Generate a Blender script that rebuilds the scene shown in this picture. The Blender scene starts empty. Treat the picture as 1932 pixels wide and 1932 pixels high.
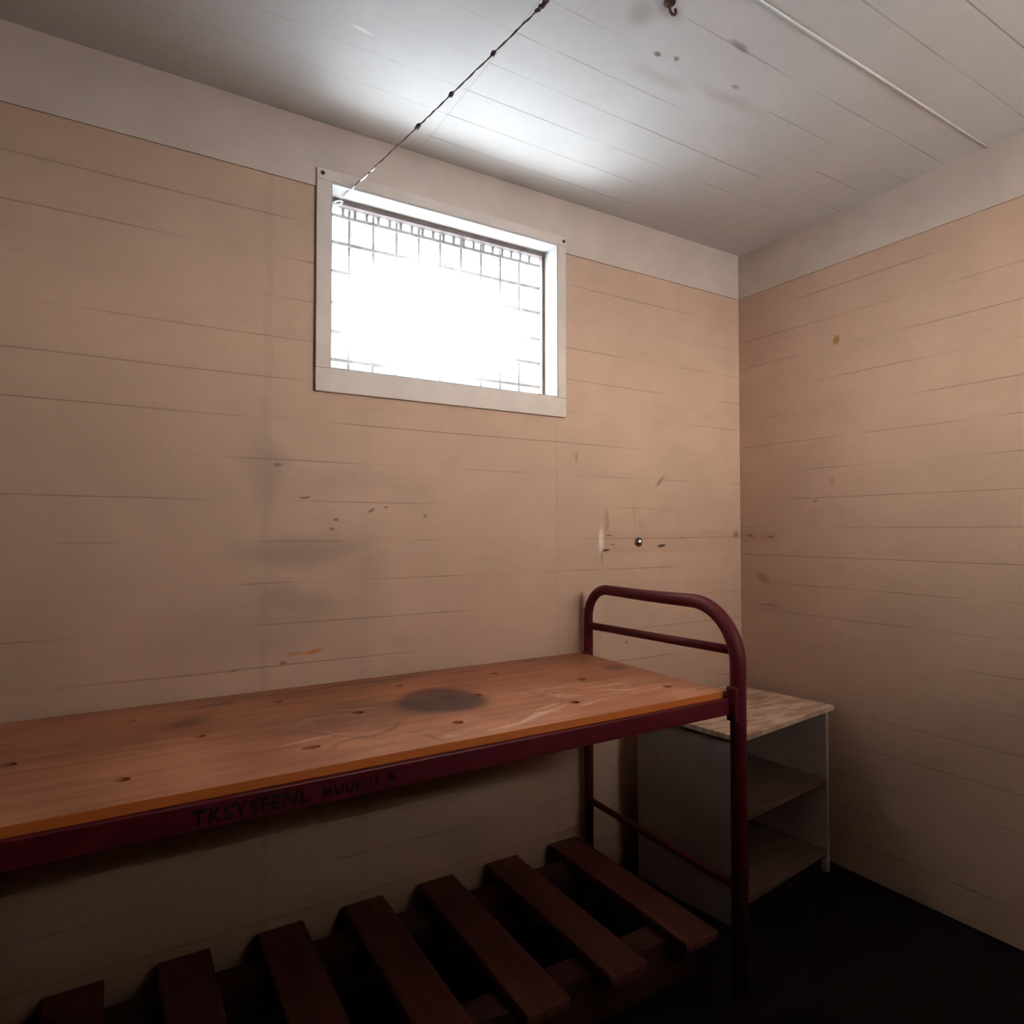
import bpy, bmesh, math, random
from mathutils import Vector, Matrix
random.seed(7)
SC = bpy.context.scene
COL = SC.collection
FZ = -0.17          # floor height
CZ = 2.644          # ceiling height
PI = math.pi

# ------------------------------------------------------------------ node helpers
class NT:
    def __init__(self, name):
        self.m = bpy.data.materials.new(name)
        self.m.use_nodes = True
        self.t = self.m.node_tree
        self.n = self.t.nodes
        self.b = self.n['Principled BSDF']
        self.out = self.n['Material Output']
        self.pos = self.n.new('ShaderNodeNewGeometry').outputs['Position']

    def lk(self, a, b):
        self.t.links.new(a, b)

    def _in(self, sock, v):
        if hasattr(v, 'default_value') and hasattr(v, 'is_linked'):
            self.lk(v, sock)
        else:
            sock.default_value = v

    def math(self, op, a, b=0.0, c=0.0, clamp=False):
        n = self.n.new('ShaderNodeMath'); n.operation = op; n.use_clamp = clamp
        for i, v in enumerate((a, b, c)):
            self._in(n.inputs[i], v)
        return n.outputs[0]

    def sep(self, v):
        n = self.n.new('ShaderNodeSeparateXYZ'); self.lk(v, n.inputs[0]); return n.outputs

    def comb(self, x, y, z):
        n = self.n.new('ShaderNodeCombineXYZ')
        for i, v in enumerate((x, y, z)):
            self._in(n.inputs[i], v)
        return n.outputs[0]

    def mapping(self, v, loc=(0, 0, 0), rot=(0, 0, 0), scale=(1, 1, 1), kind='POINT'):
        n = self.n.new('ShaderNodeMapping'); n.vector_type = kind
        self.lk(v, n.inputs[0])
        n.inputs['Location'].default_value = loc
        n.inputs['Rotation'].default_value = rot
        n.inputs['Scale'].default_value = scale
        return n.outputs[0]

    def noise(self, v, scale, detail=3.0, rough=0.55, vec_scale=None):
        if vec_scale:
            v = self.mapping(v, scale=vec_scale)
        n = self.n.new('ShaderNodeTexNoise')
        self.lk(v, n.inputs['Vector'])
        n.inputs['Scale'].default_value = scale
        n.inputs['Detail'].default_value = detail
        n.inputs['Roughness'].default_value = rough
        return n.outputs['Fac']

    def ramp(self, v, a, b, lo=0.0, hi=1.0, smooth=True):
        n = self.n.new('ShaderNodeMapRange')
        n.interpolation_type = 'SMOOTHSTEP' if smooth else 'LINEAR'
        self._in(n.inputs[0], v)
        n.inputs[1].default_value = a; n.inputs[2].default_value = b
        n.inputs[3].default_value = lo; n.inputs[4].default_value = hi
        return n.outputs[0]

    def mix(self, f, a, b, mode='MIX'):
        n = self.n.new('ShaderNodeMix'); n.data_type = 'RGBA'; n.blend_type = mode
        self._in(n.inputs[0], f)
        for s, v in ((n.inputs[6], a), (n.inputs[7], b)):
            if isinstance(v, tuple):
                s.default_value = (*v, 1.0)
            else:
                self.lk(v, s)
        return n.outputs[2]

    def spot(self, v, c, r, soft=0.35, ang=0.0, amp=1.0):
        """soft ellipse mask; c and r in the plane of v (2-D vector stored in x, y)"""
        p = self.mapping(v, loc=(c[0], c[1], 0), rot=(0, 0, ang), scale=(r[0], r[1], 1), kind='TEXTURE')
        n = self.n.new('ShaderNodeVectorMath'); n.operation = 'LENGTH'; self.lk(p, n.inputs[0])
        return self.ramp(n.outputs['Value'], 1.0 - soft, 1.0 + soft, amp, 0.0)

    def any(self, masks):
        o = masks[0]
        for k in masks[1:]:
            o = self.math('MAXIMUM', o, k)
        return o

    def bump(self, h, strength=0.3, dist=0.01):
        n = self.n.new('ShaderNodeBump')
        n.inputs['Strength'].default_value = strength
        n.inputs['Distance'].default_value = dist
        self.lk(h, n.inputs['Height'])
        self.lk(n.outputs[0], self.b.inputs['Normal'])

    def fin(self, col, rough=0.6, spec=0.3, metal=0.0):
        if isinstance(col, tuple):
            self.b.inputs['Base Color'].default_value = (*col, 1)
        else:
            self.lk(col, self.b.inputs['Base Color'])
        self._in(self.b.inputs['Roughness'], rough)
        self.b.inputs['Specular IOR Level'].default_value = spec
        self.b.inputs['Metallic'].default_value = metal
        return self.m

    def jitter(self, v, amount, scale):
        """a warped copy of a planar vector so that stain edges are ragged"""
        n = self.n.new('ShaderNodeTexNoise'); self.lk(v, n.inputs['Vector'])
        n.inputs['Scale'].default_value = scale; n.inputs['Detail'].default_value = 4
        a = self.n.new('ShaderNodeVectorMath'); a.operation = 'SUBTRACT'
        self.lk(n.outputs['Color'], a.inputs[0]); a.inputs[1].default_value = (0.5, 0.5, 0.5)
        s = self.n.new('ShaderNodeVectorMath'); s.operation = 'SCALE'
        self.lk(a.outputs[0], s.inputs[0]); s.inputs['Scale'].default_value = amount
        d = self.n.new('ShaderNodeVectorMath'); d.operation = 'ADD'
        self.lk(v, d.inputs[0]); self.lk(s.outputs[0], d.inputs[1])
        return d.outputs[0]

    def joints(self, along, across, off, pitch, width, seed, lo=0.44, hi=0.6):
        """thin broken joint lines between boards: 1 in the joint"""
        wob = self.noise(self.comb(along, seed, 0.0), 1.7, 2)
        a = self.math('ADD', across, self.math('MULTIPLY', self.math('SUBTRACT', wob, 0.5), 0.008))
        t = self.math('DIVIDE', self.math('SUBTRACT', a, off), pitch)
        r = self.math('ROUND', t)
        d = self.math('MULTIPLY', self.math('ABSOLUTE', self.math('SUBTRACT', t, r)), pitch)
        line = self.ramp(d, width * 0.35, width, 1.0, 0.0)
        br = self.noise(self.comb(self.math('MULTIPLY', along, 1.6), self.math('MULTIPLY', r, 3.7), seed), 1.0, 3)
        return self.math('MULTIPLY', line, self.ramp(br, lo, hi, 0.12, 1.0)), r, d


def simple(name, col, rough=0.5, spec=0.3, metal=0.0, var=0.0, scale=8.0):
    k = NT(name)
    if var:
        f = k.noise(k.pos, scale, 4)
        c = k.mix(k.ramp(f, 0.3, 0.7), tuple(x * (1 - var) for x in col), tuple(min(1, x * (1 + var)) for x in col))
        return k.fin(c, rough, spec, metal)
    return k.fin(col, rough, spec, metal)


WALL_COL = (0.56, 0.382, 0.285)

def wall_material(name, axis, off, pitch, seed, stains):
    k = NT(name)
    s = k.sep(k.pos)
    along, up = s[axis], s[2]
    uv = k.comb(along, up, 0.0)
    big = k.noise(uv, 2.3, 4, 0.6)
    fine = k.noise(uv, 38.0, 3)
    line, row, d = k.joints(along, up, off, pitch, 0.0028, seed)
    tone = k.noise(k.comb(k.math('MULTIPLY', along, 0.4), row, seed), 1.3, 1)
    col = k.mix(k.ramp(big, 0.35, 0.7), tuple(c * 0.93 for c in WALL_COL), tuple(c * 1.05 for c in WALL_COL))
    col = k.mix(k.ramp(tone, 0.35, 0.65, 0.0, 0.16), col, (0.51, 0.335, 0.23))
    col = k.mix(k.ramp(fine, 0.4, 0.75, 0.0, 0.10), col, (0.5, 0.37, 0.28))
    grime = k.noise(uv, 5.0, 5, 0.65, vec_scale=(0.6, 1.5, 1))
    col = k.mix(k.ramp(grime, 0.50, 0.75, 0.0, 0.34), col, (0.40, 0.29, 0.22))
    col = stains(k, uv, col)
    col = k.mix(k.math('MULTIPLY', line, 0.5), col, (0.20, 0.125, 0.095))
    # each board is very slightly cupped, joints are sunk
    h = k.math('SUBTRACT', k.ramp(d, 0.0, pitch * 0.5, 0.0, 0.35), line)
    h = k.math('ADD', h, k.math('MULTIPLY', fine, 0.12))
    k.bump(h, 0.25, 0.004)
    return k.fin(col, 0.62, 0.22)


def stains_back(k, uv, col):
    j = k.jitter(uv, 0.035, 9.0)
    j2 = k.jitter(uv, 0.16, 4.0)
    smear = k.any([
        k.spot(j2, (-2.14, 1.205), (0.19, 0.055), 0.7, 0.1, 0.75),
        k.spot(j2, (-2.16, 1.03), (0.14, 0.05), 0.8, -0.1, 0.6),
        k.spot(j2, (-2.26, 1.47), (0.05, 0.10), 0.9, 0, 0.5),
        k.spot(j2, (-1.92, 1.14), (0.06, 0.08), 0.8, 0, 0.4),
        k.spot(j2, (-2.02, 1.22), (0.05, 0.035), 0.6, -0.5, 0.4),
        k.spot(j2, (-1.93, 0.98), (0.10, 0.09), 0.9, 0, 0.25),
        k.spot(j2, (-1.95, 1.43), (0.22, 0.05), 0.9, 0, 0.25),
        k.spot(j2, (-2.29, 0.95), (0.22, 0.09), 0.9, 0, 0.35),
        k.spot(j2, (-1.55, 0.12), (0.13, 0.06), 0.9, 0, 0.35)])
    col = k.mix(smear, col, (0.36, 0.255, 0.20))
    # old stud lines showing through the paint
    s = k.sep(j)
    def vline(x, w):
        return k.ramp(k.math('ABSOLUTE', k.math('SUBTRACT', s[0], x)), w * 0.4, w, 1.0, 0.0)
    below = k.ramp(s[1], 1.66, 1.74, 1.0, 0.0)
    col = k.mix(k.math('MULTIPLY', k.math('MULTIPLY', vline(-1.118, 0.007), below), 0.32), col, (0.42, 0.29, 0.20))
    col = k.mix(k.math('MULTIPLY', vline(-2.255, 0.018), 0.20), col, (0.36, 0.26, 0.22))
    col = k.mix(k.math('MULTIPLY', k.math('MULTIPLY', vline(-1.93, 0.02), below), 0.12), col, (0.36, 0.26, 0.22))
    # ghost of a removed shelf board by the corner
    g = k.sep(k.jitter(uv, 0.006, 30.0))
    ghost = k.math('MULTIPLY',
                   k.math('MULTIPLY', k.ramp(g[0], -0.873, -0.867), k.ramp(g[1], 1.163, 1.168)),
                   k.ramp(g[1], 1.258, 1.263, 1.0, 0.0))
    col = k.mix(k.math('MULTIPLY', ghost, 0.34), col, (0.47, 0.29, 0.19))
    col = k.mix(k.spot(j, (-0.887, 1.222), (0.012, 0.05), 0.5, 0, 0.8), col, (0.80, 0.72, 0.66))
    col = k.mix(k.any([k.spot(j, (-0.855, 1.305), (0.012, 0.05), 0.7, 0, 0.55),
                       k.spot(j, (-0.70, 1.33), (0.008, 0.05), 0.8, 0, 0.3),
                       k.spot(j, (-0.66, 1.285), (0.02, 0.025), 0.9, 0, 0.25)]), col, (0.40, 0.20, 0.10))
    col = k.mix(k.any([k.spot(j, (-0.543, 1.49), (0.030, 0.008), 0.8, 0.7, 0.6),
                       k.spot(j, (-0.744, 0.772), (0.007, 0.006), 0.5, 0, 0.7),
                       k.spot(j, (-1.016, 1.565), (0.006, 0.016), 0.8, 0, 0.4),
                       k.spot(j, (-2.03, 1.30), (0.008, 0.005), 0.5, 0, 0.75),
                       k.spot(j, (-1.909, 1.331), (0.013, 0.005), 0.5, 0.4, 0.7),
                       k.spot(j, (-1.851, 1.344), (0.008, 0.004), 0.5, 0, 0.7),
                       k.spot(j, (-2.043, 1.269), (0.008, 0.004), 0.5, 0, 0.7),
                       k.spot(j, (-1.703, 1.318), (0.010, 0.004), 0.5, -0.4, 0.6),
                       k.spot(j, (-2.138, 1.374), (0.016, 0.003), 0.5, 0.05, 0.8),
                       k.spot(j, (-2.22, 1.48), (0.012, 0.006), 0.6, 0, 0.6),
                       k.spot(j, (-2.199, 0.835), (0.012, 0.006), 0.6, 0, 0.65),
                       k.spot(j, (-2.35, 0.83), (0.010, 0.004), 0.6, 0, 0.5),
                       k.spot(j, (-0.88, 1.15), (0.004, 0.03), 0.8, 0, 0.5)]), col, (0.17, 0.10, 0.08))
    col = k.mix(k.any([k.spot(j, (-0.857, 1.176), (0.017, 0.005), 0.4, 0, 0.95),
                       k.spot(j, (-0.537, 1.193), (0.021, 0.006), 0.4, 0, 0.95),
                       k.spot(j, (-0.845, 1.246), (0.018, 0.003), 0.5, 0, 0.6),
                       k.spot(j, (-0.826, 1.203), (0.012, 0.004), 0.5, 0, 0.5),
                       k.spot(j, (-0.40, 1.226), (0.010, 0.005), 0.5, 0, 0.4),
                       k.spot(j, (-0.035, 1.24), (0.018, 0.014), 0.6, 0, 0.5)]), col, (0.05, 0.025, 0.02))
    col = k.mix(k.any([k.spot(j, (-2.158, 0.866), (0.022, 0.005), 0.6, 0, 0.8),
                       k.spot(j, (-2.103, 0.864), (0.028, 0.006), 0.6, 0.1, 0.9)]), col, (0.55, 0.22, 0.06))
    return col


def stains_right(k, uv, col):
    j = k.jitter(uv, 0.03, 9.0)
    g = k.sep(k.jitter(uv, 0.006, 30.0))
    ghost = k.math('MULTIPLY',
                   k.math('MULTIPLY', k.ramp(g[0], -0.212, -0.2), k.ramp(g[1], 1.204, 1.209)),
                   k.ramp(g[1], 1.253, 1.258, 1.0, 0.0))
    col = k.mix(k.math('MULTIPLY', ghost, 0.34), col, (0.45, 0.27, 0.17))
    col = k.mix(k.any([k.spot(j, (-0.519, 2.09), (0.014, 0.020), 0.4, 0, 0.95),
                       k.spot(j, (-0.41, 1.396), (0.009, 0.008), 0.5, 0, 0.6),
                       k.spot(j, (-0.131, 1.035), (0.040, 0.018), 0.7, 0.4, 0.55),
                       k.spot(j, (-0.492, 1.475), (0.008, 0.016), 0.7, 0, 0.4)]), col, (0.36, 0.17, 0.055))
    col = k.mix(k.any([k.spot(j, (-0.06, 1.236), (0.022, 0.006), 0.5, 0, 0.6),
                       k.spot(j, (-0.175, 1.236), (0.022, 0.005), 0.5, 0, 0.55),
                       k.spot(j, (-0.17, 0.905), (0.05, 0.004), 0.6, 0, 0.5)]), col, (0.16, 0.08, 0.05))
    return col


def ceiling_material():
    k = NT('white ceiling boards')
    s = k.sep(k.pos)
    uv = k.comb(s[0], s[1], 0.0)
    line, row, d = k.joints(s[0], s[1], -0.547, 0.1405, 0.0030, 4.1, 0.40, 0.58)
    right = k.ramp(s[0], -1.77, -1.74, 0.25, 1.0)
    line = k.math('MULTIPLY', line, right)
    dash = k.spot(k.jitter(uv, 0.01, 30), (-2.107, -0.475), (0.030, 0.006), 0.5, 0.12, 0.7)
    big = k.noise(uv, 3.0, 4, 0.6)
    fine = k.noise(uv, 40.0, 3)
    col = k.mix(k.ramp(big, 0.35, 0.7), (0.64, 0.635, 0.64), (0.68, 0.68, 0.685))
    col = k.mix(k.ramp(fine, 0.45, 0.75, 0.0, 0.12), col, (0.52, 0.49, 0.46))
    j = k.jitter(uv, 0.05, 10.0)
    col = k.mix(k.any([k.spot(j, (-1.351, -0.829), (0.013, 0.010), 0.5, 0, 0.8),
                       k.spot(j, (-1.286, -0.848), (0.010, 0.007), 0.5, 0, 0.75),
                       k.spot(j, (-1.044, -0.856), (0.012, 0.007), 0.6, 0, 0.6),
                       k.spot(j, (-1.168, -0.972), (0.035, 0.010), 0.7, 0, 0.6),
                       k.spot(j, (-1.49, -0.925), (0.035, 0.03), 0.9, 0.5, 0.35),
                       k.spot(j, (-1.27, -0.76), (0.10, 0.02), 0.9, 0, 0.2),
                       k.spot(j, (-1.0, -0.80), (0.14, 0.02), 0.9, 0, 0.2),
                       k.spot(j, (-1.44, -0.965), (0.05, 0.020), 0.9, 0.3, 0.5)]), col, (0.20, 0.13, 0.11))
    col = k.mix(dash, col, (0.9, 0.9, 0.9))
    butt = k.ramp(k.math('ABSOLUTE', k.math('ADD', s[0], 1.745)), 0.001, 0.003, 0.35, 0.0)
    line = k.math('MAXIMUM', line, butt)
    col = k.mix(k.math('MULTIPLY', line, 0.55), col, (0.20, 0.14, 0.13))
    h = k.math('SUBTRACT', k.math('MULTIPLY', fine, 0.1), line)
    k.bump(h, 0.25, 0.004)
    return k.fin(col, 0.6, 0.2)


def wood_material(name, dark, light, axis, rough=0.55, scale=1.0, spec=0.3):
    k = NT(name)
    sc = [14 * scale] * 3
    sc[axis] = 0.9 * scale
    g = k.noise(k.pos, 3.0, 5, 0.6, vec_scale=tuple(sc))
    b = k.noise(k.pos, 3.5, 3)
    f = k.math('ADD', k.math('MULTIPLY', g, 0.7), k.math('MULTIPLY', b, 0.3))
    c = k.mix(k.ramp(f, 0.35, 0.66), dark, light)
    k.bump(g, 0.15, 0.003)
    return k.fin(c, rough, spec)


def bed_board_material():
    k = NT('varnished plywood bed board')
    s = k.sep(k.pos)
    uv = k.comb(s[0], s[1], 0.0)
    g = k.noise(uv, 3.0, 5, 0.6, vec_scale=(1.0, 9.0, 1))
    b = k.noise(uv, 4.5, 4, 0.6)
    f = k.math('ADD', k.math('MULTIPLY', g, 0.45), k.math('MULTIPLY', b, 0.55))
    col = k.mix(k.ramp(f, 0.36, 0.64), (0.34, 0.118, 0.058), (0.54, 0.225, 0.122))
    j = k.jitter(uv, 0.07, 7.0)
    jj = k.jitter(uv, 0.18, 6.0)
    # round dark damp stain with a sharper rim at its front
    st = k.spot(j, (-1.83, -0.40), (0.130, 0.135), 0.22, 0, 0.80)
    core = k.spot(jj, (-1.84, -0.43), (0.12, 0.10), 0.7, 0, 0.75)
    tail = k.spot(jj, (-2.13, -0.42), (0.18, 0.11), 0.8, 0.3, 0.6)
    rear = k.any([k.spot(j, (-1.25, -0.06), (0.10, 0.03), 0.8, 0, 0.45),
                  k.spot(j, (-1.08, -0.315), (0.045, 0.05), 0.6, 0, 0.6),
                  k.spot(j, (-2.50, -0.26), (0.05, 0.03), 0.7, 0.6, 0.6),
                  k.spot(j, (-2.417, -0.115), (0.06, 0.016), 0.6, 0, 0.6),
                  k.spot(jj, (-1.95, -0.05), (0.7, 0.06), 0.9, 0, 0.30)])
    col = k.mix(tail, col, (0.125, 0.05, 0.035))
    col = k.mix(rear, col, (0.095, 0.05, 0.04))
    col = k.mix(st, col, (0.10, 0.045, 0.034))
    col = k.mix(core, col, (0.065, 0.032, 0.028))
    lines = k.any([k.spot(jj, (-2.12, -0.60), (0.16, 0.006), 0.9, 0.6, 0.5),
                   k.spot(jj, (-2.20, -0.55), (0.12, 0.006), 0.9, -0.9, 0.5),
                   k.spot(j, (-2.0, -0.70), (0.006, 0.06), 0.9, 0.4, 0.5),
                   k.spot(j, (-2.05, -0.078), (0.26, 0.006), 0.7, 0.05, 0.8)])
    col = k.mix(lines, col, (0.11, 0.05, 0.035))
    # pale scuffs
    scn = k.noise(uv, 26.0, 4, 0.7, vec_scale=(0.35, 1.3, 1))
    area = k.any([k.spot(jj, (-1.70, -0.69), (0.24, 0.035), 0.9, 0.35),
                  k.spot(jj, (-1.27, -0.56), (0.13, 0.06), 0.9, 0.3),
                  k.spot(jj, (-2.14, -0.40), (0.10, 0.06), 0.9),
                  k.spot(jj, (-1.99, -0.69), (0.10, 0.03), 0.9),
                  k.spot(jj, (-1.50, -0.50), (0.15, 0.08), 0.9),
                  k.spot(jj, (-1.12, -0.66), (0.14, 0.03), 0.9)])
    col = k.mix(k.math('MULTIPLY', k.math('MULTIPLY', area, k.ramp(scn, 0.50, 0.66)), 0.55), col, (0.78, 0.56, 0.40))
    scr = k.any([k.spot(j, (-1.68, -0.695), (0.12, 0.010), 0.7, 0.35),
                 k.spot(j, (-1.29, -0.585), (0.055, 0.010), 0.6, -0.45),
                 k.spot(j, (-1.60, -0.63), (0.05, 0.004), 0.7, 0.3),
                 k.spot(j, (-2.25, -0.58), (0.10, 0.003), 0.8, 0.15),
                 k.spot(j, (-1.44, -0.66), (0.07, 0.004), 0.8, 0.2)])
    col = k.mix(k.math('MULTIPLY', scr, 0.5), col, (0.80, 0.60, 0.44))
    # raw orange lipping on the vertical edge faces
    nrm = k.sep(k.n.new('ShaderNodeNewGeometry').outputs['Normal'])
    edge = k.math('MULTIPLY', k.ramp(k.math('ABSOLUTE', nrm[2]), 0.4, 0.6, 1.0, 0.0), k.ramp(s[1], -0.766, -0.762, 1.0, 0.0))
    col = k.mix(edge, col, (0.60, 0.17, 0.035))
    k.bump(g, 0.12, 0.002)
    return k.fin(col, k.ramp(b, 0.3, 0.7, 0.42, 0.6), 0.35)


def worn_top_material():
    k = NT('worn plywood shelf top')
    g = k.noise(k.pos, 5.0, 5, 0.65, vec_scale=(1.4, 5.0, 1.0))
    b = k.noise(k.pos, 7.0, 4)
    col = k.mix(k.ramp(g, 0.38, 0.62), (0.44, 0.29, 0.20), (0.70, 0.54, 0.41))
    col = k.mix(k.ramp(b, 0.52, 0.72, 0.0, 0.5), col, (0.24, 0.14, 0.09))
    k.bump(g, 0.15, 0.002)
    return k.fin(col, 0.6, 0.25)


def red_paint():
    k = NT('maroon enamel')
    f = k.noise(k.pos, 9.0, 4)
    col = k.mix(k.ramp(f, 0.35, 0.7), (0.085, 0.0065, 0.015), (0.12, 0.010, 0.019))
    w = k.noise(k.pos, 34.0, 5, 0.7)
    col = k.mix(k.ramp(w, 0.68, 0.76, 0.0, 0.55), col, (0.25, 0.09, 0.06))
    return k.fin(col, k.ramp(f, 0.3, 0.7, 0.45, 0.6), 0.25)


def glass_material():
    """old dirty pane: mostly clear, a thin dust film, and a centre haze painted in as glare"""
    k = NT('dusty glare-hazed window glass')
    s = k.sep(k.pos)
    uv = k.comb(s[0], s[2], 0.0)
    tr = k.n.new('ShaderNodeBsdfTransparent'); tr.inputs[0].default_value = (0.93, 0.95, 0.95, 1)
    tl = k.n.new('ShaderNodeBsdfTranslucent'); tl.inputs[0].default_value = (0.9, 0.92, 0.95, 1)
    gl = k.n.new('ShaderNodeBsdfGlossy'); gl.inputs['Roughness'].default_value = 0.05
    dirt = k.noise(uv, 3.0, 5, 0.6)
    streak = k.noise(uv, 5.0, 4, 0.6, vec_scale=(6.0, 0.8, 1))
    f = k.math('ADD', k.ramp(dirt, 0.35, 0.65, 0.004, 0.018), k.ramp(streak, 0.5, 0.7, 0.0, 0.014))
    body = k.spot(k.jitter(uv, 0.1, 6.0), (-1.62, 2.06), (0.34, 0.20), 0.5, 0, 0.09)  # central haze that washes out the bars, painted in for window glare
    f = k.math('ADD', f, body)
    m1 = k.n.new('ShaderNodeMixShader'); k.lk(f, m1.inputs[0]); k.lk(tr.outputs[0], m1.inputs[1]); k.lk(tl.outputs[0], m1.inputs[2])
    m2 = k.n.new('ShaderNodeMixShader'); m2.inputs[0].default_value = 0.04
    k.lk(m1.outputs[0], m2.inputs[1]); k.lk(gl.outputs[0], m2.inputs[2])
    k.n.remove(k.b)
    k.lk(m2.outputs[0], k.out.inputs[0])
    return k.m


M_BACK = wall_material('cream wall boards', 0, 1.096, 0.133, 1.3, stains_back)
M_RIGHT = wall_material('cream side wall boards', 1, 0.883, 0.1315, 7.7, stains_right)
M_DARK = wood_material('bounce-cutting brown wall boards', (0.055, 0.03, 0.022), (0.085, 0.048, 0.035), 1, 0.6, 0.6)  # unseen walls given a dark colour to cut bounced light
M_CEIL = ceiling_material()
M_TRIM = simple('off white frieze paint', (0.57, 0.475, 0.415), 0.6, 0.2, 0, 0.05, 5)
M_CASE = simple('off white casing paint', (0.63, 0.55, 0.50), 0.5, 0.3, 0, 0.05, 9)
M_REVEAL = simple('white reveal paint', (0.50, 0.49, 0.47), 0.55, 0.25, 0, 0.06, 14)
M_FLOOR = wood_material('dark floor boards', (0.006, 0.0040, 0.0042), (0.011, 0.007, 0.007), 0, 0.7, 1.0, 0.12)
M_SLAT = wood_material('dark brown slat wood', (0.11, 0.040, 0.034), (0.17, 0.062, 0.05), 1, 0.7, 1.0, 0.15)
M_BEAR = wood_material('dark brown bearer wood', (0.06, 0.026, 0.024), (0.09, 0.04, 0.036), 0, 0.75, 1.0, 0.12)
M_BOARD = bed_board_material()
M_RED = red_paint()
M_INK = simple('black marker ink', (0.018, 0.004, 0.010), 0.6, 0.2)
M_CAB = simple('grey cream cabinet paint', (0.46, 0.375, 0.345), 0.6, 0.25, 0, 0.10, 6)
M_CABTOP = worn_top_material()
M_SHELF = wood_material('brown shelf board', (0.13, 0.085, 0.062), (0.20, 0.135, 0.10), 0, 0.6)
M_PLINTH = simple('black plinth', (0.02, 0.015, 0.014), 0.7, 0.2)
M_GLASS = glass_material()
M_SASH = simple('dark metal sash', (0.16, 0.12, 0.115), 0.5, 0.4, 0, 0.2, 20)
M_GRILLE = simple('galvanised grille', (0.30, 0.29, 0.30), 0.5, 0.4, 0.2, 0.2, 30)
M_WIRE = simple('dark brown wire', (0.10, 0.065, 0.058), 0.6, 0.3, 0, 0.3, 40)
M_WIREP = simple('pale bare wire', (0.75, 0.76, 0.78), 0.35, 0.5, 0.2)
M_STEEL = simple('dull steel', (0.45, 0.46, 0.48), 0.28, 0.5, 0.9)
M_RUST = simple('rusty iron', (0.07, 0.035, 0.03), 0.7, 0.3, 0, 0.4, 60)
M_BOUNCE_PAVING = simple('pale bounce paving', (0.52, 0.57, 0.62), 0.8, 0.1, 0, 0.04, 3)
M_SOIL = simple('bare dark earth', (0.17, 0.20, 0.24), 0.9, 0.05, 0, 0.3, 2)
M_BOUNCE_GRAVEL = simple('grey bounce gravel', (0.30, 0.275, 0.24), 0.9, 0.05, 0, 0.25, 3)
M_ROOF = simple('grey roof sheet', (0.25, 0.24, 0.23), 0.6, 0.2)
M_GREEN = simple('matt ceiling bead paint', (0.66, 0.67, 0.68), 0.5, 0.2)

# ------------------------------------------------------------------ mesh helpers
def add_box(bm, lo, hi, mat=None):
    c = [(a + b) / 2 for a, b in zip(lo, hi)]
    d = [abs(b - a) for a, b in zip(lo, hi)]
    mx = Matrix.Translation(c) @ Matrix.Diagonal((*d, 1))
    if mat is not None:
        mx = mat @ mx
    return bmesh.ops.create_cube(bm, size=1.0, matrix=mx)['verts']


def add_tube(bm, pts, rad, seg=14, cap=True):
    """sweep a circle along pts (list of Vector), rad is a number or a list"""
    pts = [Vector(p) for p in pts]
    n = len(pts)
    rr = rad if isinstance(rad, (list, tuple)) else [rad] * n
    t0 = (pts[1] - pts[0]).normalized()
    up = Vector((0, 0, 1)) if abs(t0.z) < 0.9 else Vector((1, 0, 0))
    nrm = (up - t0 * up.dot(t0)).normalized()
    rings = []
    for i in range(n):
        if i == 0:
            t = t0
        elif i == n - 1:
            t = (pts[i] - pts[i - 1]).normalized()
        else:
            t = (pts[i + 1] - pts[i - 1]).normalized()
        nrm = (nrm - t * nrm.dot(t)).normalized()
        b = t.cross(nrm)
        rings.append([bm.verts.new(pts[i] + (nrm * math.cos(a) + b * math.sin(a)) * rr[i])
                      for a in (2 * PI * s / seg for s in range(seg))])
    for a, b in zip(rings, rings[1:]):
        for s in range(seg):
            bm.faces.new((a[s], a[(s + 1) % seg], b[(s + 1) % seg], b[s]))
    if cap:
        bm.faces.new(list(reversed(rings[0])))
        bm.faces.new(rings[-1])


def add_lathe(bm, prof, mx, seg=20):
    rings = []
    for r, z in prof:
        rings.append([bm.verts.new(mx @ Vector((r * math.cos(a), r * math.sin(a), z)))
                      for a in (2 * PI * s / seg for s in range(seg))])
    for a, b in zip(rings, rings[1:]):
        for s in range(seg):
            bm.faces.new((a[s], a[(s + 1) % seg], b[(s + 1) % seg], b[s]))
    bm.faces.new(list(reversed(rings[0])))
    bm.faces.new(rings[-1])


def obj(name, bm, mat, parent=None, bevel=0.0, smooth=False, seg=2):
    bmesh.ops.recalc_face_normals(bm, faces=bm.faces)
    me = bpy.data.meshes.new(name)
    bm.to_mesh(me); bm.free()
    me.materials.append(mat)
    for p in me.polygons:
        p.use_smooth = smooth
    o = bpy.data.objects.new(name, me)
    COL.objects.link(o)
    if parent is not None:
        o.parent = parent
        o.matrix_parent_inverse = Matrix.Identity(4)
        o.location = -parent.location
        if parent.parent is not None:
            o.location = (0, 0, 0)
    if bevel:
        b = o.modifiers.new('edge', 'BEVEL'); b.width = bevel; b.segments = seg; b.limit_method = 'ANGLE'
    return o


def boxes(name, mat, parent, *bx, bevel=0.0):
    bm = bmesh.new()
    for lo, hi in bx:
        add_box(bm, lo, hi)
    return obj(name, bm, mat, parent, bevel)


def struct(o, label=None):
    o['kind'] = 'structure'
    if label:
        o['label'] = label
    return o


def thing(name, label, cat, loc, group=None):
    o = bpy.data.objects.new(name, None)
    o.empty_display_size = 0.1
    COL.objects.link(o)
    o.location = loc
    o['label'] = label; o['category'] = cat
    if group:
        o['group'] = group
    return o

# ------------------------------------------------------------------ room shell
XL, YF = -3.30, -2.95        # left wall, wall behind the camera
WX0, WX1, WZ0, WZ1 = -2.060, -1.120, 1.810, 2.446    # window opening
TH = 0.10

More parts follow.
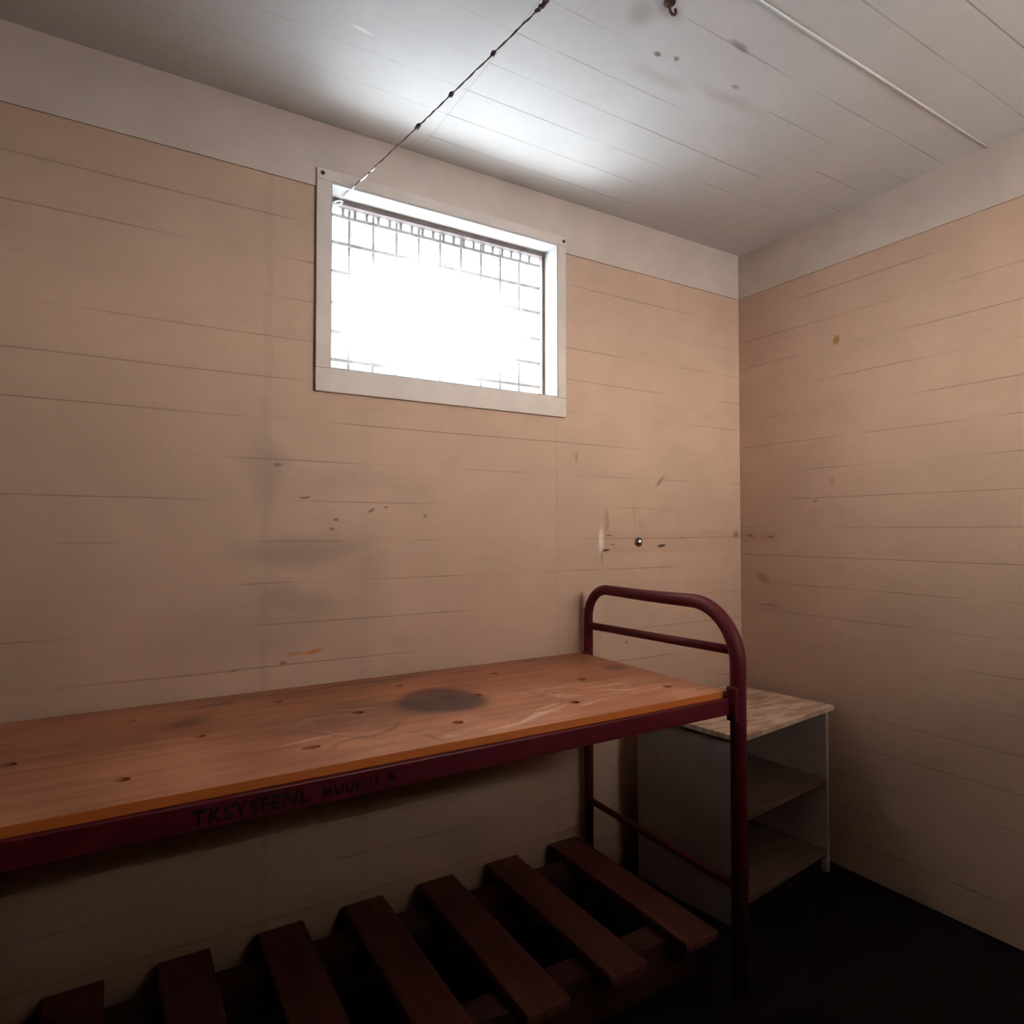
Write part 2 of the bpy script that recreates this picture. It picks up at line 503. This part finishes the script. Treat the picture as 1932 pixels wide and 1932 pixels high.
struct(boxes('floor', M_FLOOR, None, ((XL - TH, YF - TH, FZ - 0.10), (TH, TH, FZ))))
struct(boxes('ceiling', M_CEIL, None, ((XL - TH, YF - TH, CZ), (TH, TH, CZ + 0.06))))
bm = bmesh.new()
for lo, hi in (((XL - TH, 0, FZ), (WX0, TH, CZ)), ((WX1, 0, FZ), (TH, TH, CZ)),
               ((WX0, 0, FZ), (WX1, TH, WZ0)), ((WX0, 0, WZ1), (WX1, TH, CZ))):
    add_box(bm, lo, hi)
bmesh.ops.remove_doubles(bm, verts=bm.verts, dist=1e-5)
struct(obj('wall_back', bm, M_BACK))
struct(boxes('wall_right', M_RIGHT, None, ((0, YF - TH, FZ), (TH, 0, CZ))))
struct(boxes('wall_left', M_DARK, None, ((XL - TH, YF - TH, FZ), (XL, 0, CZ))))
bm = bmesh.new()
QX0, QX1, QZ0, QZ1, FT = -1.35, -0.25, 1.68, 2.50, 0.32     # unseen opening added behind the camera for skylight fill
for lo, hi in (((XL, YF - FT, FZ), (QX0, YF, CZ)), ((QX1, YF - FT, FZ), (0, YF, CZ)),
               ((QX0, YF - FT, FZ), (QX1, YF, QZ0)), ((QX0, YF - FT, QZ1), (QX1, YF, CZ))):
    add_box(bm, lo, hi)
bmesh.ops.remove_doubles(bm, verts=bm.verts, dist=1e-5)
struct(obj('wall_front', bm, M_DARK))
struct(boxes('fill_window', M_CASE, None, ((QX0 - 0.05, YF, QZ1), (QX1 + 0.05, YF + 0.015, QZ1 + 0.05)),
             ((QX0 - 0.05, YF, QZ0 - 0.05), (QX1 + 0.05, YF + 0.015, QZ0)),
             ((QX0 - 0.05, YF, QZ0), (QX0, YF + 0.015, QZ1)), ((QX1, YF, QZ0), (QX1 + 0.05, YF + 0.015, QZ1))))
# painted frieze boards under the ceiling
FR = 2.4225
struct(boxes('trim_1', M_TRIM, None, ((XL, -0.006, FR), (WX0 - 0.047, 0, CZ)), ((WX1 + 0.039, -0.006, FR), (-0.006, 0, CZ)),
             ((WX0 - 0.047, -0.006, WZ1 + 0.04), (WX1 + 0.039, 0, CZ))))
struct(boxes('trim_2', M_TRIM, None, ((-0.006, YF, FR), (0, -0.006, CZ))))
struct(boxes('trim_3', M_TRIM, None, ((XL, YF, FR), (XL + 0.006, -0.006, CZ))))
# pale half-round bead over one ceiling joint
bm = bmesh.new()
add_tube(bm, [(-1.95, -1.112, CZ), (-0.006, -1.106, CZ)], 0.0045, 10)
struct(obj('trim_4', bm, M_GREEN, smooth=True))

# ------------------------------------------------------------------ window
win = bpy.data.objects.new('window_1', None); COL.objects.link(win)
win.location = ((WX0 + WX1) / 2, 0, WZ0); win['kind'] = 'structure'
win['label'] = 'small barred window, blown out with daylight'
CY = -0.015
boxes('top_casing', M_CASE, win, ((-2.107, CY, WZ1), (-1.081, 0, 2.485)), bevel=0.002)
boxes('bottom_casing', M_CASE, win, ((-2.107, CY, 1.731), (-1.081, 0, WZ0)), bevel=0.002)
boxes('side_casing', M_CASE, win, ((-2.107, CY, WZ0), (WX0, 0, WZ1)), bevel=0.002)
boxes('side_casing', M_CASE, win, ((WX1, CY, WZ0), (-1.081, 0, WZ1)), bevel=0.002)
for x, z in ((-2.088, 2.468), (-1.092, 2.464)):
    sc_ = bmesh.new()
    add_lathe(sc_, [(0.007, 0), (0.007, 0.002), (0.005, 0.004)], Matrix.Translation((x, CY, z)) @ Matrix.Rotation(PI / 2, 4, 'X'), 12)
    obj('screw', sc_, M_RUST, win)
LN = 0.006
boxes('reveal_lining', M_REVEAL, win,
      ((WX0, -0.012, WZ1 - LN), (WX1, TH, WZ1)), ((WX0, -0.012, WZ0), (WX1, TH, WZ0 + LN)),
      ((WX0, -0.012, WZ0 + LN), (WX0 + LN, TH, WZ1 - LN)), ((WX1 - LN, -0.012, WZ0 + LN), (WX1, TH, WZ1 - LN)))
a0, a1, b0, b1 = WX0 + LN, WX1 - LN, WZ0 + LN, WZ1 - LN
SW = 0.012
boxes('sash_frame', M_SASH, win,
      ((a0, 0.074, b1 - 0.018), (a1, 0.096, b1)), ((a0, 0.078, b0), (a1, 0.096, b0 + SW)),
      ((a0, 0.078, b0 + SW), (a0 + SW, 0.096, b1 - SW)), ((a1 - SW, 0.078, b0 + SW), (a1, 0.096, b1 - SW)))
boxes('glass_pane', M_GLASS, win, ((a0 + SW * 0.5, 0.086, b0 + SW * 0.5), (a1 - SW * 0.5, 0.089, b1 - SW * 0.5)))
# security grille fixed just outside the glass
GY = 0.118
gr = boxes('security_grille', M_GRILLE, win,
           ((a0 - 0.03, GY - 0.006, b1 - 0.012), (a1 + 0.03, GY + 0.006, b1 + 0.03)),
           ((a0 - 0.03, GY - 0.006, b0 - 0.03), (a1 + 0.03, GY + 0.006, b0 + 0.008)),
           ((a0 - 0.03, GY - 0.006, b0 + 0.008), (a0 + 0.004, GY + 0.006, b1 - 0.012)),
           ((a1 - 0.004, GY - 0.006, b0 + 0.008), (a1 + 0.03, GY + 0.006, b1 - 0.012)))
for z in (2.398, 2.300, 2.195, 2.081, 1.977, 1.876):
    o = boxes('crossbar', M_GRILLE, gr, ((a0, GY - 0.004, z - 0.006), (a1, GY + 0.004, z + 0.006)))
nx = 9
for i in range(nx):
    x = a0 + 0.10 + i * (a1 - a0 - 0.20) / (nx - 1)
    boxes('upright_bar', M_GRILLE, gr, ((x - 0.005, GY + 0.004, b0 + 0.006), (x + 0.005, GY + 0.010, b1 - 0.01)))
bm = bmesh.new()
x = a0 + 0.03
while x < a1 - 0.01:
    add_box(bm, (x - 0.006, GY - 0.003, 2.398), (x + 0.006, GY + 0.003, b1 - 0.012)); x += 0.0445
o = obj('top_fringe', bm, M_GRILLE, gr); o['kind'] = 'stuff'

# ------------------------------------------------------------------ bed
BX = -0.99                   # head end post line
BXL = -2.99                  # foot end, beyond the frame
bed = thing('bunk_bed', 'maroon tubular steel bed with a stained bare plywood board and rounded head rail',
            'bed', (-2.0, -0.42, FZ))

def hoop(x):
    """one continuous bent tube: rear leg, top rail, front leg"""
    yr, yf, zt = -0.042, -0.800, 1.027
    r1, r2 = 0.120, 0.185
    pts, rad = [], []
    pts.append((x, yr, FZ)); pts.append((x, yr, 0.3)); pts.append((x, yr, zt - r1))
    for i in range(1, 15):
        a = PI / 2 * i / 15
        pts.append((x, yr - r1 * (1 - math.cos(a)), zt - r1 + r1 * math.sin(a)))
    pts.append((x, yr - r1, zt))
    for i in range(1, 8):
        pts.append((x, yr - r1 + (yf + r2 - yr + r1) * i / 8, zt - 0.002 * math.sin(PI * i / 8)))
    pts.append((x, yf + r2, zt))
    for i in range(1, 19):
        a = PI / 2 * i / 19
        pts.append((x, yf + r2 - r2 * math.sin(a), zt - r2 * (1 - math.cos(a))))
    pts.append((x, yf, zt - r2)); pts.append((x, yf, 0.3)); pts.append((x, yf, FZ))
    n = len(pts)
    for p in pts:
        t = min(1, max(0, (yr - p[1]) / (yr - yf)))
        rad.append(0.0185 + 0.0065 * t)
    bm = bmesh.new(); add_tube(bm, pts, rad, 20)
    return bm

def cross_rail(x, z0, z1, r):
    bm = bmesh.new(); add_tube(bm, [(x, -0.042, z0), (x, -0.42, (z0 + z1) / 2), (x, -0.80, z1)], r, 14)
    return bm

for x, nm in ((BX, 'head'), (BXL, 'foot')):
    obj('%s_hoop' % nm, hoop(x), M_RED, bed, smooth=True)
    obj('%s_rail' % nm, cross_rail(x, 0.872, 0.886, 0.0150), M_RED, bed, smooth=True)
    obj('lower_rail', cross_rail(x, 0.160, 0.150, 0.0125), M_RED, bed, smooth=True)
    boxes('end_rail', M_RED, bed, ((x - 0.016, -0.78, 0.695), (x + 0.016, -0.05, 0.731)), bevel=0.002)
    s = 1 if x == BX else -1
    # hooked brackets that carry the side rails
    boxes('bracket', M_RED, bed, ((x - 0.034 * s, -0.818, 0.672), (x - 0.006 * s, -0.782, 0.778)), bevel=0.003)
    boxes('bracket', M_RED, bed, ((x - 0.030 * s, -0.056, 0.672), (x - 0.006 * s, -0.030, 0.765)), bevel=0.003)
# front angle-iron side rail: upright flange and a flat flange the board lies on
X0, X1 = BXL + 0.02, BX - 0.016
fr = boxes('side_rail', M_RED, bed, ((X0, -0.794, 0.690), (X1, -0.788, 0.7395)), ((X0, -0.788, 0.7335), (X1, -0.745, 0.7375)), bevel=0.0015)
boxes('side_rail', M_RED, bed, ((X0, -0.018, 0.690), (X1, -0.012, 0.7375)), ((X0, -0.050, 0.7335), (X1, -0.018, 0.7375)), bevel=0.0015)

# ply board with its drilled air holes, made as a filled 2-D outline with hole outlines
def ply_board():
    cu = bpy.data.curves.new('board_outline', 'CURVE')
    cu.dimensions = '2D'; cu.fill_mode = 'BOTH'
    cu.extrude = 0.0095; cu.bevel_depth = 0.0012; cu.bevel_resolution = 1
    def poly(pts):
        s = cu.splines.new('POLY'); s.points.add(len(pts) - 1); s.use_cyclic_u = True
        for p, q in zip(s.points, pts):
            p.co = (q[0], q[1], 0, 1)
    poly([(-2.965, -0.015), (-1.012, -0.015), (-1.012, -0.025), (-0.978, -0.025) if False else (-1.012, -0.03), (-1.012, -0.770),
          (-1.5, -0.7705), (-2.05, -0.7685), (-2.5, -0.770), (-2.965, -0.770)])
    rows = {-0.172: (-1.12, -1.515, -1.872, -2.25, -2.63), -0.405: (-1.303, -1.706, -2.083, -2.485, -2.86),
            -0.632: (-1.128, -1.501, -1.886, -2.269, -2.65)}
    for y, xs in rows.items():
        for x in xs:
            rx = 0.0165 if abs(x + 2.269) > 0.01 else 0.023
            poly([(x + rx * math.cos(a), y + 0.015 * math.sin(a)) for a in (2 * PI * i / 18 for i in range(18))])
    o = bpy.data.objects.new('tmp_board', cu)
    COL.objects.link(o)
    dg = bpy.context.evaluated_depsgraph_get(); dg.update()
    me = bpy.data.meshes.new_from_object(o.evaluated_get(dg))
    bpy.data.objects.remove(o); bpy.data.curves.remove(cu)
    bm = bmesh.new(); bm.from_mesh(me); bpy.data.meshes.remove(me)
    bmesh.ops.translate(bm, verts=bm.verts, vec=(0, 0, 0.748))
    return bm
bd = obj('bed_board', ply_board(), M_BOARD, bed)
bd['label'] = 'stained brown plywood board with drilled holes'

# black marker lettering along the side rail, fading towards the right
def lettering(words):
    bm = bmesh.new()
    for txt, x, z, size in words:
        cu = bpy.data.curves.new('ink', 'FONT'); cu.body = txt; cu.size = size; cu.extrude = 0.0004
        cu.space_character = 1.12; cu.offset = 0.0012
        cu.resolution_u = 3
        o = bpy.data.objects.new('tmp_ink', cu); COL.objects.link(o)
        dg = bpy.context.evaluated_depsgraph_get(); dg.update()
        me = bpy.data.meshes.new_from_object(o.evaluated_get(dg))
        bpy.data.objects.remove(o); bpy.data.curves.remove(cu)
        me.transform(Matrix.Translation((x, -0.7944, z)) @ Matrix.Rotation(PI / 2, 4, 'X'))
        bm.from_mesh(me); bpy.data.meshes.remove(me)
    return bm
for wd in (('TKSYSFENL', -2.535, 0.699, 0.040), ('MUUE', -2.286, 0.703, 0.029),
           ('IT', -2.186, 0.704, 0.030), ('%', -2.140, 0.709, 0.022)):
    lb = lettering([wd])
    for v in lb.verts:
        v.co.x += 0.0022 * math.sin(v.co.z * 310 + v.co.x * 47)
        v.co.z += 0.0018 * math.sin(v.co.x * 260)
    obj('lettering', lb, M_INK, fr)['label'] = 'black hand lettering'

# ------------------------------------------------------------------ low slatted base under the bed
sb = thing('slatted_base', 'low dark wooden slatted base lying on the floor under the bed', 'slatted base', (-1.9, -0.38, FZ))
for y in (-0.135, -0.62):
    boxes('bearer', M_BEAR, sb, ((-2.92, y - 0.045, FZ), (-1.035, y + 0.045, -0.022)), bevel=0.003)
xs = [-1.100, -1.392, -1.668, -1.935, -2.205, -2.475, -2.745]
for i, x in enumerate(xs):
    w = 0.070
    y0, y1 = -0.752 - random.uniform(-0.006, 0.008), -0.006 - random.uniform(0, 0.008)
    bm = bmesh.new()
    vs = add_box(bm, (-w, y0, -0.022), (w, y1, 0.010))
    r = random.uniform(-0.008, 0.008)
    bmesh.ops.rotate(bm, verts=bm.verts, cent=(0, -0.38, 0), matrix=Matrix.Rotation(r, 3, 'Z'))
    bmesh.ops.translate(bm, verts=bm.verts, vec=(x, 0, 0))
    for v in bm.verts:
        v.co.y = min(v.co.y, -0.004)
    obj('slat', bm, M_SLAT, sb, bevel=0.006)

# ------------------------------------------------------------------ open shelf cabinet in the corner
cab = bpy.data.objects.new('shelf_cabinet', None); COL.objects.link(cab)
cab.location = (-0.742, -0.595, FZ); cab.rotation_euler = (0, 0, math.radians(7))
cab['label'] = 'low grey open shelf cabinet with worn wooden top, in the corner behind the bed'
cab['category'] = 'cabinet'
W, D, HT = 0.690, 0.480, 0.523 - FZ
def cpart(name, mat, *bx, bevel=0.0015):
    bm = bmesh.new()
    for lo, hi in bx:
        add_box(bm, lo, hi)
    o = obj(name, bm, mat, None, bevel)
    o.parent = cab
    return o
T = 0.020
cpart('top_panel', M_CABTOP, ((-0.008, -0.010, HT - T), (W + 0.004, D, HT)))
cpart('side_panel', M_CAB, ((0, 0, 0), (T, D - 0.006, HT - T)))
cpart('side_panel', M_CAB, ((W - T - 0.02, 0.004, 0), (W - 0.02, D - 0.006, HT - T)))
cpart('back_panel', M_CAB, ((T, D - 0.016, 0.02), (W - T - 0.02, D - 0.006, HT - T)))
cpart('shelf', M_SHELF, ((T, 0.004, 0.225 - FZ - T), (W - T - 0.02, D - 0.016, 0.225 - FZ)))
cpart('shelf', M_SHELF, ((T, 0.004, -0.074 - FZ - T), (W - T - 0.02, D - 0.016, -0.074 - FZ)))
cpart('plinth', M_PLINTH, ((T, 0.03, 0.0), (W - T - 0.02, 0.05, -0.074 - FZ - T)))

# ------------------------------------------------------------------ wire, hook, bolt
wr = thing('ceiling_wire', 'thin knotted wire stretched from the top of the window up to the ceiling', 'wire', (-1.72, -0.90, CZ))
A, B = Vector((-2.003, 0.040, 2.432)), Vector((-1.722, -0.900, CZ - 0.004))
def along(t, dz=0.0):
    p = A.lerp(B, t); p.z -= dz; return p
bm = bmesh.new()
n = 70
pts = []
for i in range(n + 1):
    t = i / n
    p = along(t, 0.006 * math.sin(PI * t))
    pts.append(p + Vector((random.uniform(-1, 1), 0, random.uniform(-1, 1))) * 0.0009)
add_tube(bm, pts, [0.0022 + 0.0006 * math.sin(i * 2.1) for i in range(n + 1)], 8)
obj('strand', bm, M_WIRE, wr, smooth=True)
def piece(name, t0, t1, mat, rad, wob):
    bm = bmesh.new()
    ps = []
    for i in range(13):
        t = t0 + (t1 - t0) * i / 12
        p = along(t, 0.006 * math.sin(PI * t))
        a = i * 1.9
        ps.append(p + Vector((math.cos(a), 0, math.sin(a))) * wob)
    add_tube(bm, ps, [rad * (0.55 + 0.45 * math.sin(PI * i / 12)) for i in range(13)], 8)
    return obj(name, bm, mat, wr, smooth=True)
for t0, t1 in ((0.40, 0.425), (0.56, 0.575), (0.735, 0.748), (0.895, 0.945)):
    piece('knot', t0, t1, M_WIRE, 0.0062, 0.002)
for t0, t1 in ((-0.01, 0.075), (0.105, 0.15), (0.165, 0.19)):
    piece('bare_strand', t0, t1, M_WIREP, 0.0042, 0.0008)['label'] = 'pale shiny stretch'
bm = bmesh.new()
add_lathe(bm, [(0.012, 0.006), (0.012, 0.0), (0.006, -0.003)], Matrix.Translation((B.x, B.y, CZ - 0.006)), 14)
obj('ceiling_eyelet', bm, M_RUST, wr)
# the loop twisted round the top of the grille
bm = bmesh.new()
lp = []
for i in range(25):
    a = 2 * PI * i / 24 * 1.0
    lp.append((A.x - 0.004 + 0.016 * math.cos(a) - 0.012, 0.046 + 0.018 * math.sin(a), A.z - 0.022 + 0.016 * math.sin(a + 0.6)))
add_tube(bm, lp, 0.0028, 8)
obj('loop', bm, M_WIREP, wr, smooth=True)

hk = thing('ceiling_hook', 'rusty iron hook in the white ceiling boards, cut by the top edge', 'hook', (-1.452, -0.985, CZ))
bm = bmesh.new()
add_lathe(bm, [(0.016, 0.0), (0.015, -0.005), (0.007, -0.009)], Matrix.Translation((-1.452, -0.985, CZ)), 16)
obj('base_plate', bm, M_RUST, hk)
bm = bmesh.new()
hp = [(-1.452, -0.985, CZ - 0.004), (-1.452, -0.985, CZ - 0.018)]
for i in range(1, 12):
    a = PI * 1.25 * i / 11
    hp.append((-1.452 + 0.011 * (1 - math.cos(a)), -0.985, CZ - 0.018 - 0.011 * math.sin(a)))
add_tube(bm, hp, 0.0038, 10)
obj('shank', bm, M_RUST, hk, smooth=True)

bt = thing('wall_bolt', 'small shiny steel bolt on the cream back wall above the head of the bed', 'bolt', (-0.675, 0, 1.212))
mxb = Matrix.Translation((-0.675, 0, 1.212)) @ Matrix.Rotation(PI / 2, 4, 'X')
bm = bmesh.new(); add_lathe(bm, [(0.021, -0.002), (0.021, 0.002), (0.018, 0.003)], mxb, 24)
obj('washer', bm, M_RUST, bt)
bm = bmesh.new(); add_lathe(bm, [(0.014, 0.003), (0.014, 0.011), (0.011, 0.015), (0.005, 0.017)], mxb, 6)
obj('bolt_head', bm, M_STEEL, bt)

# ------------------------------------------------------------------ outdoors: unseen roof, and ground pads added to bounce sun indoors
GZ = -0.62
struct(boxes('roof', M_ROOF, None, ((XL - 0.35, YF - 1.7, CZ + 0.08), (TH + 3.0, TH + 0.10, CZ + 0.22))))  # overhang stretched behind and sideways to shade the added opening
struct(boxes('ground', M_SOIL, None, ((-40, -40, GZ - 0.3), (40, 40, GZ - 0.06))))
struct(boxes('bounce_paving', M_BOUNCE_PAVING, None, ((-3.15, 1.4, GZ - 0.06), (-0.55, 3.1, GZ))))  # unseen pad, placed and sized to bounce sun into the ceiling patch
struct(boxes('bounce_gravel', M_BOUNCE_GRAVEL, None, ((-12, -16, GZ - 0.06), (10, -4.4, GZ - 0.02))))  # unseen pale ground added as a reflector for the rear opening

sun = bpy.data.lights.new('sun', 'SUN'); sun.energy = 74.0; sun.angle = math.radians(0.53); sun.color = (1.0, 0.985, 0.97)
so = bpy.data.objects.new('sun', sun); COL.objects.link(so)
el = math.radians(71)
so.rotation_euler = Vector((0.10, math.cos(el), -math.sin(el))).to_track_quat('-Z', 'Y').to_euler()
so.location = (0, -3, 8)

w = bpy.data.worlds.new('sky'); SC.world = w; w.use_nodes = True
bg = w.node_tree.nodes['Background']
bg.inputs[0].default_value = (1.0, 0.94, 0.86, 1); bg.inputs[1].default_value = 23.0

# ------------------------------------------------------------------ camera
cam = bpy.data.cameras.new('camera'); cam.sensor_width = 36.0; cam.sensor_fit = 'HORIZONTAL'
cam.lens = 36.0 * 1232.75 / 1932
cam.clip_start = 0.02
co = bpy.data.objects.new('camera', cam); COL.objects.link(co)
co.location = (-2.0536 * 1.3, -1.6899 * 1.3, (1.35 - 0.373) * 1.3)
yaw, pitch = 0.5461, 0.026
fw = Vector((math.sin(yaw) * math.cos(pitch), math.cos(yaw) * math.cos(pitch), math.sin(pitch)))
co.rotation_euler = fw.to_track_quat('-Z', 'Y').to_euler()
SC.camera = co

SC.view_settings.view_transform = 'Standard'
SC.view_settings.look = 'None'
SC.view_settings.gamma = 1.0
SC.view_settings.exposure = 0.32
SC.view_settings.use_curve_mapping = False
cy = SC.cycles
cy.use_adaptive_sampling = True; cy.adaptive_threshold = 0.06
cy.use_denoising = True
cy.denoiser = 'OPENIMAGEDENOISE'
cy.max_bounces = 12; cy.diffuse_bounces = 6; cy.transparent_max_bounces = 16; cy.transmission_bounces = 10
cy.sample_clamp_indirect = 0.0
cy.caustics_reflective = False; cy.caustics_refractive = False
